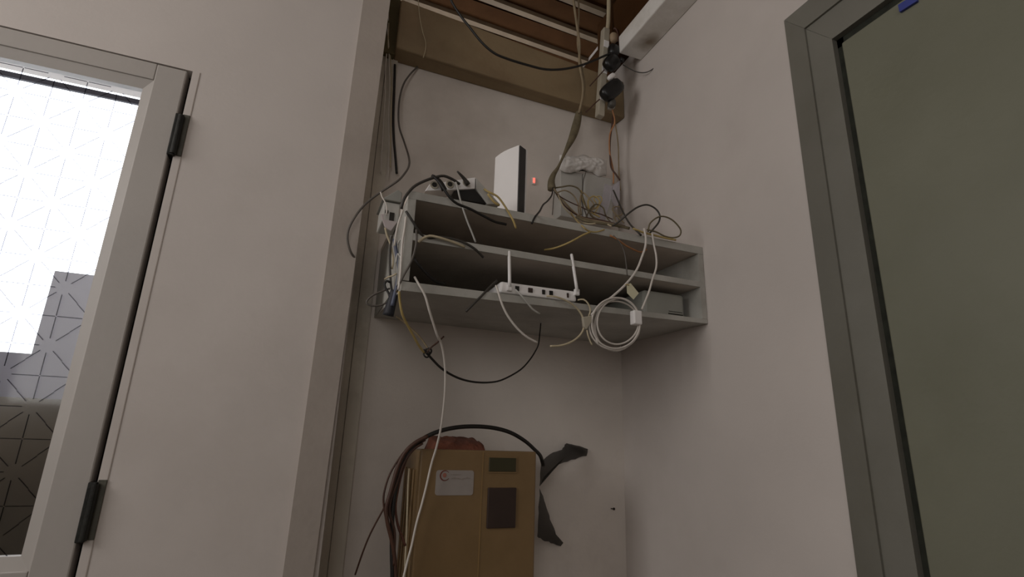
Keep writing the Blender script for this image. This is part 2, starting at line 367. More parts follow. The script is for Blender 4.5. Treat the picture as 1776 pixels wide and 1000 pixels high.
obj('back_panel', BX(XS0+.02, XS1-.018, YB-.006, YB-.001, 1.504, 1.701), mat('dark_brown_back_panel', 'b8ac9f', 0.8, 0.15, 8), sh)
ZT = 1.7245; ZB = 1.504; ZM = 1.616

# ---------------------------------------------------------------- beige power unit low on the niche wall
UY, UX0, UX1, UZ0, UZ1 = 1.43, .316, .645, .58, 1.116
ups = thing('power_unit', 'beige metal wall box with white sticker and two dark windows', 'electrical box', (.48, YB, UZ0))
obj('case', BX(UX0, UX1, UY+.018, YB-.001, UZ0, UZ1), UPSM, ups, bevel=.004)
obj('front_cover', BX(UX0-.001, UX1+.001, UY, UY+.0165, UZ0-.004, UZ1+.004), UPSM, ups, bevel=.005)
for yy in (1.49, 1.53, 1.57, 1.605):
    obj('side_rib', BX(UX0-.005, UX0-.0002, yy-.006, yy+.006, UZ0+.02, UZ1-.05), UPSM, ups, bevel=.002)
obj('groove', BX(.486, .4885, UY-.0012, UY+.001, UZ0, UZ1), mat('beige_seam', '8a6e44', .6), ups)
w1 = obj('display_window', BX(.504, .583, UY-.004, UY+.002, 1.066, 1.102), SMOK2, ups, bevel=.0015)
obj('window_frame', BXS((.500, .587, UY-.002, UY+.001, 1.062, 1.066), (.500, .587, UY-.002, UY+.001, 1.102, 1.106), (.500, .504, UY-.002, UY+.001, 1.066, 1.102), (.583, .587, UY-.002, UY+.001, 1.066, 1.102)), UPSM, w1)
obj('breaker_window', BX(.504, .586, UY-.005, UY+.002, .924, 1.025), SMOKE, ups, bevel=.002)
# sticker with a ring-shaped red mark and two lines of worn grey print
def rounded(x0, x1, z0, z1, r, y, ext_y):
    pts = []
    for cx, cz, a0 in ((x1-r, z1-r, 0), (x0+r, z1-r, 90), (x0+r, z0+r, 180), (x1-r, z0+r, 270)):
        for k in range(5):
            a = math.radians(a0+k*22.5); pts.append((cx+r*math.cos(a), y, cz+r*math.sin(a)))
    return prism(pts, (0, ext_y, 0))
stk = obj('sticker', rounded(.360, .463, 1.006, 1.068, .007, UY-.0012, .0014), STICK, ups)
cx, cz, n = .3835, 1.0545, 26; bm = bmesh.new()
ring = []
for k in range(n+1):
    a = math.radians(38+k*(290/n)); w = .0022*(.55+.9*math.sin(math.pi*k/n))
    ring.append(((cx+(.0122+w/2)*math.cos(a), cz+(.0122+w/2)*math.sin(a)), (cx+(.0122-w/2)*math.cos(a), cz+(.0122-w/2)*math.sin(a))))
y0, y1 = UY-.0018, UY-.0011
for k in range(n):
    (a0, b0), (a1, b1) = ring[k], ring[k+1]
    prism([(a0[0], y0, a0[1]), (a1[0], y0, a1[1]), (b1[0], y0, b1[1]), (b0[0], y0, b0[1])], (0, y1-y0, 0), bm)
obj('printed_mark', bm, REDL, stk)
obj('printed_mark', prism([(cx-.001+.0052*math.cos(t*.6283), y0, cz+.001+.0058*math.sin(t*.6283)) for t in range(10)], (0, y1-y0, 0)), mat('faded_red_print', '9a6152', .6), stk)
bm = bmesh.new()
for i in range(9):
    x = .404+i*.0058; obox((x, (y0+y1)/2, 1.0475+.0014*math.sin(i*1.1)), (.0026, 0, .0008*math.cos(i*1.1)), (0, .0003, 0), (0, 0, .0011+.0006*(i % 2)), bm)
for i in range(5):
    x = .401+i*.006; obox((x, (y0+y1)/2, 1.057), (.0022, 0, 0), (0, .0003, 0), (0, 0, .0009), bm)
obj('printed_line', bm, GREYL, stk)

# rust-red cloth on the box, with a light speck
bm = bmesh.new(); nx, ny = 22, 8; g = []
for i in range(nx+1):
    row = []
    for j in range(ny+1):
        x = .352+.150*i/nx; y = UY+.012+.11*j/ny
        hgt = .010+.030*(j/ny)**.7*(1-.25*abs(i/nx-.4)) + .007*noise.noise((x*60, y*60, 1))
        if i in (0, nx) or j in (0, ny): hgt = .0005 if j == 0 or i in (0, nx) else hgt*.5
        row.append((x+.004*noise.noise((y*70, 3, x*30)), y, UZ1+.001+max(0.0, hgt)))
    g.append(row)
top = [[bm.verts.new(p) for p in r] for r in g]; bot = [[bm.verts.new((p[0], p[1], UZ1+.0002)) for p in r] for r in g]
for i in range(nx):
    for j in range(ny):
        bm.faces.new((top[i][j], top[i+1][j], top[i+1][j+1], top[i][j+1])); bm.faces.new((bot[i][j], bot[i][j+1], bot[i+1][j+1], bot[i+1][j]))
for i in range(nx):
    bm.faces.new((top[i][0], bot[i][0], bot[i+1][0], top[i+1][0])); bm.faces.new((top[i][ny], top[i+1][ny], bot[i+1][ny], bot[i][ny]))
for j in range(ny):
    bm.faces.new((top[0][j], top[0][j+1], bot[0][j+1], bot[0][j])); bm.faces.new((top[nx][j], bot[nx][j], bot[nx][j+1], top[nx][j+1]))
tag(obj('cloth', bm, TERRA, smooth=True), 'crumpled rust-red cloth lying on top of the beige box', 'cloth')
nb = thing('nail', 'dark nail sticking out of the niche wall right of the beige box', 'nail', onY(1060, 882, YB))
q = onY(1060, 882, YB); obj('shank', cyl(q+Vector((0, .01, 0)), q+Vector((0, -.016, .002)), .0016), RUST, nb); obj('head', cyl(q+Vector((0, -.016, .002)), q+Vector((0, -.018, .002)), .0042), RUST, nb)
# thin dark see-through sheets between box and wall
def sheet_patch(name, label, pts):
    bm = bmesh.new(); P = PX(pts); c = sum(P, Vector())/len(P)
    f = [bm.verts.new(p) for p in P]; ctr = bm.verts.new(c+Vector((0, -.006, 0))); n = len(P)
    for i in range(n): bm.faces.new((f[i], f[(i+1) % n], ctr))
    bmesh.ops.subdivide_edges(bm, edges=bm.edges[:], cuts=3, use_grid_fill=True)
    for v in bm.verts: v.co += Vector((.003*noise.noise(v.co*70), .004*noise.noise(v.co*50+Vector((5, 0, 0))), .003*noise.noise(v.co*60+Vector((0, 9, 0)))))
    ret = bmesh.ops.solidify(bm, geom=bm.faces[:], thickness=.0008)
    o = obj(name, bm, SHEET, smooth=True); return tag(o, label, 'dark_sheet', kind='stuff')
sheet_patch('dark_sheet', 'thin dark sheet stretched up from the beige box to the niche wall', [(938,800,1.50), (955,786,1.55), (974,780,1.60), (982,768,1.632), (1000,772,1.632), (1019,778,1.632), (1017,789,1.632), (990,797,1.628), (965,806,1.60), (945,825,1.54), (936,842,1.50)])
sheet_patch('dark_sheet', 'thin dark sheet along the lower right side of the beige box', [(936,848,1.50), (945,872,1.55), (954,900,1.58), (965,928,1.61), (977,941,1.632), (972,947,1.632), (955,940,1.60), (940,936,1.55), (932,930,1.50), (934,890,1.49)])

# ---------------------------------------------------------------- on the top board
# white upright modem with a rounded shoulder and a black front
mo = thing('modem', 'white upright modem with curved shoulder and black front strip on top shelf', 'modem', (0, 0, 0))
E = onY(897, 361, 1.275); E.z = ZT; Htop = onY(897, 250, 1.275).z
an = math.radians(58); uL = Vector((-math.cos(an), math.sin(an), 0)); uT = Vector((math.sin(an), math.cos(an), 0))
mo.location = E
Lw, Tw = .088, .037
prof = [(0.0, ZT), (0.0, Htop), (.022, Htop-.0008)]
for k in range(1, 7): t = k/6; prof.append((.022+(Lw-.022)*t, Htop-.0008-.013*t**2.5))
prof += [(Lw, ZT)]
obj('shell', prism([E+uL*(s+.0005)+Vector((0, 0, z-E.z)) for s, z in prof], uT*Tw), WHITE, mo, bevel=.0015)
obj('front_strip', obox(E+uT*(Tw/2-.0035)-uL*.0018+Vector((0, 0, (Htop-ZT)/2)), uL*.0018, uT*(Tw/2-.0045), (0, 0, (Htop-ZT)/2-.003)), BLACK, mo)
obj('front_rim', obox(E+uT*(Tw-.003)-uL*.0022+Vector((0, 0, (Htop-ZT)/2)), uL*.0022, uT*.003, (0, 0, (Htop-ZT)/2-.001)), WHITE, mo)
# small glowing red block on a wall-coloured plate
q = onY(925, 314, YB)
il = thing('red_glow_block', 'tiny glowing red block on the niche wall right of the modem', 'glow', q)
obj('plate', BX(q.x-.008, q.x+.008, YB-.006, YB-.0002, q.z-.016, q.z+.014), WALLB, il, bevel=.003)
obj('lens', BX(q.x-.004, q.x+.004, YB-.010, YB-.0055, q.z-.010, q.z+.010), emat('red_emission', (1.0, .16, .12), 1.3), il, bevel=.002)

# white multi-socket block tilted on the shelf edge
ps = thing('socket_block', 'white multi-socket extension block tilted up on the shelf edge', 'power strip', onY(800, 340, 1.21))
yp = 1.196
obj('body', prism(PX([(737,331), (824,327), (825,307), (745,319)], yp), (0, .05, 0)), WHITE, ps, bevel=.002)
obj('black_wedge', prism(PX([(788,331.5), (823,328), (845,353), (802,346)], yp+.004), (0, .045, 0)), BLACK, ps)  # black wedge filling the triangle below the tilted block
obj('lid', prism(PX([(825.5,327), (826,308), (868,354), (846,354)], yp), (0, .05, 0)), GREYP, ps, bevel=.002)
for (x, y) in ((753,321), (780,320), (808,317)):
    c0 = onY(x, y, yp); s = obj('socket', cyl(c0+Vector((0, .004, 0)), c0+Vector((0, -.003, 0)), .0105 if x < 800 else .009), OFFW, ps)
    obj('socket_recess', cyl(c0+Vector((0, -.002, 0)), c0+Vector((0, -.0035, 0)), .0065), DARK, s)
def plug(label, pts, Y, r, m, name='plug', group=None):
    o = obj(name, TUBE(PX(pts, Y), r), m, smooth=True); return tag(o, label, 'plug', group)
plug('slim dark plug standing up from the right socket of the white block', [(812,320,1.188), (806,311,1.183), (800,304,1.178), (793,297,1.173)], None, lambda t: .0065-.0042*t, DGRC)
plug('dark plug pushed into the middle socket of the white block', [(771,330,1.185), (765,318,1.18), (757,309,1.176), (749,305,1.172)], None, lambda t: .0075-.003*t, BLKC)

# pale terminal box on the wall behind the tangle with crumpled white paper on it
y1_ = 1.575
tb = thing('terminal_box', 'pale grey terminal box fixed to the niche wall behind the cable tangle', 'junction box', onY(1018, 340, YB))
a = onY(974, 290, y1_); b = onY(1013, 380, y1_); c = onY(1064, 380, y1_)
zt = a.z; zb_ = b.z
obj('body', BX(a.x, b.x-.0012, y1_+.008, YB-.0005, zb_, zt), GREYP, tb, bevel=.003)
obj('cover', BX(b.x+.0012, c.x, y1_, YB-.0005, zb_+.004, zt+.002), GREYP, tb, bevel=.004)
bm = bmesh.new(); nx, ny = 40, 14; G = []
for i in range(nx+1):
    u = i/nx; row = []
    for j in range(ny+1):
        v = j/ny; px = 971+81*u; py = 268+8*u+26*v+3*noise.noise((u*9, v*3, 2))+(4*math.sin(u*9) if j in (0, ny) else 0)
        q = onY(px, py, y1_-.004); bulge = math.sin(math.pi*v)**.6*math.sin(math.pi*min(1, max(0, u)))**.4
        q.y -= .020*bulge*(1+.6*noise.noise((u*14, v*7, 0)))+.006*noise.noise((u*30, v*14, 5))*bulge
        row.append(q)
    G.append(row)
fr = [[bm.verts.new(q) for q in r] for r in G]; bk = [[bm.verts.new(Vector((q.x, y1_-.0015+.004*(q.z > zt), q.z))) for q in r] for r in G]
for i in range(nx):
    for j in range(ny):
        bm.faces.new((fr[i][j], fr[i+1][j], fr[i+1][j+1], fr[i][j+1])); bm.faces.new((bk[i][j], bk[i][j+1], bk[i+1][j+1], bk[i+1][j]))
rim = [(i, 0) for i in range(nx+1)]+[(nx, j) for j in range(1, ny+1)]+[(i, ny) for i in range(nx-1, -1, -1)]+[(0, j) for j in range(ny-1, 0, -1)]
for k in range(len(rim)):
    (a0, b0), (a1, b1) = rim[k], rim[(k+1) % len(rim)]; bm.faces.new((fr[a0][b0], bk[a0][b0], bk[a1][b1], fr[a1][b1]))
tag(obj('crumpled_paper', bm, PAPER, smooth=True), 'crumpled white paper stuck along the top edge of the pale terminal box', 'paper')
# cloudy clear cable cover leaning in front of the terminal box
cc = thing('cable_cover', 'cloudy clear plastic cable cover forked over the tangle by the corner', 'cable cover', onY(1055, 370, 1.52))
obj('left_leg', prism(PX([(1050,318,1.53), (1062,322,1.53), (1058,350,1.515), (1048,388,1.50), (1036,388,1.50), (1044,350,1.515)]), (0, .006, 0)), CLEAR, cc)
obj('right_leg', prism(PX([(1063,322,1.53), (1075,312,1.53), (1075,345,1.515), (1070,362,1.51), (1061,345,1.515)]), (0, .006, 0)), CLEAR, cc)

# small grey phone socket on the left end of the shelf
jb = thing('phone_socket', 'small grey phone socket box on the left end panel of the shelf', 'junction box', (.165, 1.36, 1.72))
obj('body', BX(.140, .1838, 1.30, 1.40, 1.680, 1.735), GREYP, jb, bevel=.004)
obj('lid', prism([(.134, 1.292, 1.736), (.1838, 1.292, 1.736), (.1838, 1.292, 1.764), (.172, 1.292, 1.770)], (0, .112, 0)), mat('mid_grey_plastic', '8a8a84', .5), jb, bevel=.002)
obj('socket_hole', BX(.158, .170, 1.2985, 1.304, 1.684, 1.706), DARK, jb)
obj('socket_hole', BX(.146, .154, 1.2985, 1.304, 1.702, 1.710), DARK, jb)
fl = prism(PX([(660,371,1.30), (685,370,1.30), (690,384,1.30), (678,400,1.30), (668,394,1.30)]), (0, .006, 0))
tag(obj('plastic_tag', fl, mat('pale_mauve_plastic', 'b3a9a8', .5), bevel=.001), 'pale plastic tag hanging among the wires left of the shelf', 'tag')

# ---------------------------------------------------------------- in the lower bay
y0_ = 1.193
ra, rb = onY(866, 510, y0_), onY(1001, 520, y0_)
ro = thing('router', 'white router with two upright antennas at the front of the bottom shelf', 'router', (ra.x, y0_, ZB))
RZ = ZB-.003
bm = bmesh.new()
pts = [(ra.x, y0_, RZ), (rb.x, y0_, RZ+.003), (rb.x, y0_+.11, RZ+.003), (ra.x, y0_+.11, RZ), (ra.x+.004, y0_+.004, RZ+.031), (rb.x-.002, y0_+.004, RZ+.033), (rb.x-.002, y0_+.11, RZ+.03), (ra.x+.004, y0_+.11, RZ+.03)]
hexa(bm, [Vector(p) for p in pts]); obj('body', bm, WHITE, ro, bevel=.006)
for (x, w, m_) in ((897, .010, DARK), (920, .012, SMOKE), (943, .008, DARK), (956, .010, BLACK), (985, .005, SMOKE)):
    q = onY(x, 508, y0_); zz = RZ+.016+.004*(q.x-ra.x)
    obj('port', BX(q.x-w/2, q.x+w/2, y0_-.0006, y0_+.006, zz-.006, zz+.006), m_, ro)
def antenna(foot, top, r=.0042):
    A, B = onY(*foot, y0_-.004), onY(*top, y0_-.004)
    o = obj('antenna', sweep(bmesh.new(), [A, A+(B-A)*.2, A+(B-A)*.5, B-(B-A)*.02, B], lambda t: r*(1.05-.1*t) if t < .99 else r*.6, 12), WHITE, ro, smooth=True)
    obj('antenna_base', obox(A+Vector((0, .003, -.002)), (.0075, 0, 0), (0, .005, 0), (0, 0, .009)), WHITE, o, bevel=.003)
antenna((884, 497), (883, 435)); antenna((1001, 505), (991, 440))
q0, q1 = onY(1118, 540, 1.23), onY(1188, 545, 1.23)
st = thing('set_top_box', 'grey flat box tucked in the right end of the lower bay', 'set-top box', (q0.x, 1.23, ZB))
obj('case', BX(q0.x, q1.x, 1.23, 1.46, ZB-.0005, ZB+.076), mat('dusty_grey_case', '94948c', .6, .06, 8), st, bevel=.009)
obj('slot', BX(q1.x-.06, q1.x-.008, 1.2288, 1.235, ZB+.012, ZB+.015), DARK, st)
obj('front_line', BX(q1.x-.058, q1.x-.01, 1.2291, 1.235, ZB+.020, ZB+.0215), DARK, st)

# ---------------------------------------------------------------- corner: hanging white socket strip with black plugs
yh = 1.50
vs = thing('socket_strip', 'white socket strip hanging upright in the corner above the shelf', 'power strip', onY(1048, 130, yh))
A, B = onY(1050, 52, yh), onY(1040, 203, yh)
d_ = (B-A).normalized(); nx_ = d_.cross(Vector((0, 1, 0))).normalized()
obj('body', obox((A+B)/2, nx_*.014, (0, .014, 0), d_*((B-A).length/2)), OFFW, vs, bevel=.004)
for t in (.2, .5, .8):
    c = A+(B-A)*t; s_ = obj('socket', obox(c+Vector((0, -.0155, 0)), nx_*.011, (0, .0016, 0), d_*.016), WHITE, vs, bevel=.001)
c = onY(1060, 184, yh-.01)
obj('end_cap', obox(c, (.012, 0, 0), (0, .012, 0), d_*.012), GREYP, vs, bevel=.004)
pu = obj('conduit', TUBE(PX([(1056,-40,1.52), (1056,5,1.515), (1055,40,1.508), (1052,58,1.50)]), .0085, 12), CREC, smooth=True)
tag(pu, 'cream conduit running up from the hanging socket strip into the loft', 'conduit')
def lump(P, rx, ry, rz, ax, sub=3, k=3.0):
    """rounded block: superellipsoid about P, long axis ax (in the picture plane)"""
    bm = bmesh.new(); bmesh.ops.create_icosphere(bm, subdivisions=sub, radius=1)
    u = Vector(ax).normalized(); w = Vector((0, 1, 0)); w = (w-u*w.dot(u)).normalized(); v_ = u.cross(w)
    for v in bm.verts:
        d0 = v.co; s = (abs(d0.x)**k+abs(d0.y)**k+abs(d0.z)**k)**(-1/k)
        v.co = P+u*d0.x*s*rx+w*d0.y*s*ry+v_*d0.z*s*rz
    return bm
pa = thing('black_plug', 'upper black adapter plug with side knob on the hanging white socket strip', 'plug', onY(1062, 108, 1.465))
ax = onY(1075, 95, 1.465)-onY(1048, 122, 1.465)
obj('body', lump(onY(1061, 109, 1.462), .038, .020, .030, ax), BLACK, pa, smooth=True)
obj('top_block', lump(onY(1064, 88, 1.462), .026, .018, .022, (0, 0, 1)), BLACK, pa, smooth=True)
obj('knob', lump(onY(1078, 104, 1.462), .011, .010, .011, (0, 0, 1), k=2), BLACK, pa, smooth=True)
pb = thing('black_plug', 'lower larger black plug slanting across the hanging white socket strip', 'plug', onY(1061, 156, 1.462))
ax = onY(1080, 140, 1.462)-onY(1042, 170, 1.462)
obj('body', lump(onY(1061, 156, 1.460), .056, .022, .031, ax, k=3.4), BLACK, pb, smooth=True)
obj('collar', lump(onY(1060, 133, 1.470), .020, .010, .010, ax, k=3), WHITE, pb, smooth=True)
obj('face_plate', lump(onY(1061, 179, 1.470), .018, .014, .014, (0, 0, 1)), mat('dark_grey_plastic', '4a4742', .5), pb, smooth=True)
bl = thing('beige_plug', 'beige plug at the head of the hanging white socket strip', 'plug', onY(1063, 68, 1.49))
obj('body', lump(onY(1064, 66, 1.487), .022, .016, .017, (0, 0, 1), k=2.6), mat('beige_plastic', 'a08a70', .6), bl, smooth=True)
obj('cord_grip', TUBE(PX([(1072,72,1.47), (1072,60,1.475), (1068,50,1.48), (1064,50,1.485)]), .0035), BRNC, bl, smooth=True)

# ---------------------------------------------------------------- cables
mm = .001
# upper part of the niche
cable('power_cable', 'thick black cable swagged across the beam to the upper black plug', [(770,-30,1.47), (783,2,1.47), (798,26,1.468), (815,48,1.466), (836,74,1.465), (857,92,1.464), (880,102,1.463), (912,112,1.462), (945,120,1.46), (975,120,1.458), (1005,114,1.457), (1032,104,1.455), (1050,96,1.453), (1062,92,1.452)], None, 4.2*mm, BLKC)
cable('grey_cable', 'grey cable curving down the niche wall and looping out over the pilaster', [(724,116,1.63), (712,128,1.62), (700,146,1.61), (693,172,1.60), (691,200,1.59), (693,222,1.58), (701,246,1.55), (709,272,1.50), (709,288,1.45), (700,303,1.40), (689,314,1.375), (668,328,1.39), (645,344,1.40), (626,362,1.40), (612,382,1.40), (604,400,1.405), (603,418,1.41), (608,436,1.415), (616,448,1.43)], None, 3.2*mm, GRYC)
cable('black_cable', 'short thick black cable end hanging beside the niche strip', [(685,112,1.622), (684,150,1.622), (682,200,1.622), (683,240,1.622), (686,275,1.622), (688,301,1.622)], None, 4.2*mm, BLKC)
cable('thin_wire', 'thin pale wire drooping down the left of the tan beam', [(724,-20,1.562), (726,8,1.562), (728,30,1.562), (733,55,1.562), (738,72,1.562), (738,86,1.562), (734,100,1.565)], None, 1.5*mm, CREC)
for k, (lab, pts) in enumerate((
    ('white wire nearest the pilaster of those down the niche strip', [(672,-20,1.60), (673,20,1.60), (674,60,1.605), (669,110,1.61), (668,160,1.615), (664,230,1.618), (660,300,1.618)]),
    ('kinked white wire crossing the others down the niche strip', [(669,30,1.598), (674,75,1.60), (675,110,1.61), (676,150,1.615), (674,200,1.616), (675,250,1.616), (673,308,1.616)]),
    ('cream wire on the inner side of those down the niche strip', [(674,40,1.598), (673,80,1.60), (677,100,1.612), (679,150,1.616), (678,220,1.616), (677,290,1.616)]))):
    cable('thin_wire', lab, pts, None, (2.0, 1.8, 2.2)[k]*mm, (WHTC, WHTC, CREC)[k])
cable('cable_sleeve', 'dusty olive sleeve of bundled cables hanging down to the terminal box', [(1004,196,1.555), (1000,215,1.55), (993,237,1.545), (983,258,1.54), (975,275,1.535), (968,290,1.53), (960,303,1.525), (956,316,1.52), (957,328,1.515)], None, lambda t: (.0105+.006*math.sin(t*2*math.pi*1.1+.3)), OLIVE)
cable('tan_cable', 'tan cable dropping from the loft in front of the beam into the olive sleeve', [(990,-30,1.50), (996,10,1.50), (1000,40,1.50), (1005,75,1.505), (1005,110,1.51), (1011,145,1.52), (1010,170,1.53), (1004,196,1.54)], None, 5.0*mm, TANC)
cable('tan_cable', 'slim tan cable twisted beside the one dropping into the olive sleeve', [(1000,-30,1.515), (1004,15,1.512), (1003,50,1.512), (1002,80,1.512), (1010,120,1.52), (1014,150,1.53), (1008,185,1.545), (1000,222,1.545)], None, 3.2*mm, TANC)
cable('thin_cable', 'thin brown cord slanting down left from the upper black plug', [(1048,121,1.46), (1040,130,1.465), (1032,139,1.47), (1023,149,1.475)], None, 2.2*mm, BRNC)
cable('thin_cable', 'thin brown cord slanting down left from the lower black plug', [(1040,172,1.46), (1032,179,1.465), (1024,187,1.47), (1016,194,1.475)], None, 2.4*mm, BRNC)
cable('brown_cable', 'brown cable hanging from the socket strip to the clear cable cover', [(1064,196,1.50), (1061,220,1.51), (1058,245,1.52), (1058,270,1.53), (1060,290,1.53), (1068,302,1.52), (1075,312,1.51)], None, 3.2*mm, BRNC)
cable('brown_cable', 'orange-brown cable hanging straight beside the one to the clear cover', [(1062,190,1.49), (1066,212,1.50), (1058,232,1.515), (1057,260,1.525), (1061,282,1.535), (1064,298,1.54), (1064,318,1.54)], None, 2.8*mm, ORGC)
cable('tan_cable', 'tan cable in the corner running down from the socket strip to the shelf', [(1062,196,1.505), (1068,220,1.53), (1072,250,1.54), (1073,280,1.54), (1074,310,1.535), (1076,330,1.53)], None, 2.6*mm, TANC)
cable('thin_wire', 'thin dark wire swinging under the white duct from the upper black plug', [(1080,112,1.46), (1092,119,1.45), (1106,125,1.43), (1122,125,1.40), (1138,115,1.37), (1150,100,1.345), (1160,84,1.32), (1168,66,1.30)], None, 1.9*mm, DGRC)
cable('thin_wire', 'thin black wire end hanging down the right wall beside the duct', [(1178,-20,1.235), (1180,10,1.24), (1180,34,1.24), (1184,54,1.24), (1189,70,1.235), (1192,80,1.23)], None, 2.0*mm, DGRC)
# around the socket block on the shelf
cable('power_cable', 'dark cable arching from the white socket block to the left end of the shelf', [(797,319,1.185), (785,311,1.178), (770,305,1.174), (756,307,1.172), (738,313,1.172), (720,322,1.172), (708,334,1.17), (700,347,1.17), (696,362,1.175)], None, 3.6*mm, DGRC)
cable('power_cable', 'black cable from the middle plug trailing down over the upper bay', [(752,306,1.172), (762,316,1.168), (771,329,1.166), (780,342,1.166), (793,353,1.168), (815,362,1.17), (838,374,1.172), (858,384,1.175), (878,389,1.178)], None, 3.4*mm, BLKC)
cable('light_cable', 'pale cable hanging from the white socket block into the upper bay', [(789,312,1.183), (793,324,1.176), (798,345,1.172), (804,365,1.172), (811,385,1.175), (818,402,1.178), (825,420,1.182)], None, 2.4*mm, GREYP)
cable('yellow_cable', 'yellowed cable running from behind the socket block down beside the modem', [(840,328,1.19), (848,333,1.178), (862,340,1.176), (872,352,1.176), (882,368,1.176), (890,382,1.176), (895,396,1.18)], None, 2.8*mm, YELC)
cable('yellow_cable', 'short yellow cable stub in front of the white modem foot', [(846,336,1.176), (852,344,1.176), (858,351,1.176), (866,356,1.178)], None, 3.4*mm, YELC)
cable('dark_cable', 'dark crinkled cable dropping from the olive sleeve over the shelf edge', [(959,326,1.50), (957,338,1.45), (950,348,1.38), (942,355,1.30), (936,366,1.22), (928,376,1.176), (922,388,1.176)], None, 2.6*mm, BLKC)
cable('thin_wire', 'thin grey wire hanging straight from the olive sleeve to the shelf top', [(962,330,1.51), (960,345,1.48), (959,360,1.44), (958,372,1.40)], None, 1.6*mm, GRYC)
# the tangle of dusty cables on the right of the shelf top
tang = [
 ('dusty tan cable along the left flank of the tangle by the terminal box', [(959,325,1.51), (970,340,1.50), (984,356,1.48), (998,370,1.45), (1012,378,1.40), (1040,384,1.36), (1070,390,1.33)], TANC, 3.4),
 ('olive cable arched over the top of the tangle by the terminal box', [(960,326,1.515), (974,324,1.51), (990,322,1.505), (1004,328,1.50), (1012,345,1.49), (1018,362,1.46), (1028,376,1.40)], OLIVE, 2.8),
 ('brown cable drooping low through the tangle by the terminal box', [(962,331,1.51), (974,350,1.49), (990,366,1.46), (1010,376,1.42), (1040,381,1.38), (1068,388,1.34), (1084,392,1.32)], BRNC, 2.6),
 ('yellowed cable curled in the middle of the tangle', [(1008,330,1.50), (1012,350,1.49), (1022,362,1.48), (1034,360,1.48), (1040,348,1.49), (1030,340,1.50), (1020,348,1.49), (1024,366,1.46), (1040,376,1.42)], YELC, 2.6),
 ('dusty cable looped against the terminal box front', [(1008,372,1.44), (1006,350,1.48), (1010,334,1.50), (1022,344,1.49), (1030,356,1.48), (1024,372,1.44), (1036,380,1.40)], TANC, 2.8),
 ('dark olive cable lying along the shelf edge under the tangle', [(1000,376,1.34), (1016,383,1.30), (1036,386,1.27), (1056,389,1.25), (1076,392,1.24), (1092,396,1.23)], OLIVE, 4.2),
 ('small brown cable loop at the right end of the tangle', [(1082,386,1.36), (1070,374,1.40), (1062,362,1.43), (1070,358,1.43), (1080,362,1.42), (1078,372,1.40), (1066,376,1.40), (1072,388,1.36)], TANC, 2.2),
 ('light wire snaking upward out of the tangle', [(1030,372,1.44), (1038,358,1.47), (1044,346,1.49), (1040,340,1.50), (1030,344,1.50), (1034,352,1.49)], YELC, 1.9),
 ('dark wire down the front seam of the terminal box', [(1016,298,1.565), (1012,312,1.563), (1010,330,1.56), (1008,345,1.54), (1014,365,1.49), (1020,380,1.42)], GRYC, 2.0)]
tang += [
 ('cream cable looping lowest in front of the terminal box', [(968,338,1.49), (976,356,1.46), (990,372,1.41), (1006,384,1.34), (1024,388,1.28), (1046,386,1.27), (1060,392,1.23)], CREC, 2.2),
 ('tan cable rising as a hump in the left half of the tangle', [(966,334,1.505), (980,330,1.495), (994,338,1.49), (1002,352,1.48), (1004,368,1.45), (1010,382,1.39)], TANC, 2.4),
 ('brown cable crossing the tangle from its left end to the clear cover', [(964,336,1.50), (984,348,1.485), (1006,358,1.47), (1024,366,1.455), (1044,372,1.43), (1062,380,1.39)], BRNC, 2.0),
 ('olive cable bent sharply in the right half of the tangle', [(1016,378,1.41), (1024,362,1.455), (1034,354,1.475), (1046,360,1.465), (1050,372,1.43), (1060,386,1.36), (1074,394,1.28)], OLIVE, 2.4),
 ('yellowed cable drooping over the shelf edge under the tangle', [(990,368,1.42), (1000,382,1.30), (1010,392,1.178), (1020,400,1.176), (1034,402,1.176), (1048,398,1.178)], YELC, 2.2)]
for lab, pts, m_, r in tang: cable('tangled_cable', lab, pts, None, r*mm, m_)
cable('dark_cable', 'dark cable falling from the clear cover across the shelf top to the edge', [(1064,330,1.50), (1071,346,1.47), (1079,364,1.40), (1086,378,1.33), (1094,390,1.26), (1104,400,1.18), (1112,408,1.176)], None, 3.0*mm, DGRC)
cable('looped_cable', 'dark cable making the tall left loop above the right end of the shelf', [(1062,392,1.24), (1076,382,1.22), (1090,370,1.20), (1106,359,1.19), (1122,355,1.185), (1136,361,1.182), (1144,372,1.18), (1143,384,1.178), (1134,396,1.176), (1126,405,1.176)], None, 2.6*mm, DGRC)
cable('looped_cable', 'olive cable making the wide right loop above the right end of the shelf', [(1124,402,1.176), (1127,388,1.176), (1138,378,1.176), (1150,375,1.176), (1164,380,1.176), (1175,390,1.176), (1181,400,1.176), (1178,409,1.176), (1166,412,1.175), (1152,409,1.174), (1138,402,1.174), (1122,398,1.175)], None, 2.3*mm, OLIVE)
cable('yellow_cable', 'yellowed cable lying along the shelf edge at its right end', [(1098,396,1.178), (1116,403,1.176), (1136,408,1.176), (1156,413,1.176), (1172,416,1.176)], None, 3.0*mm, YELC)
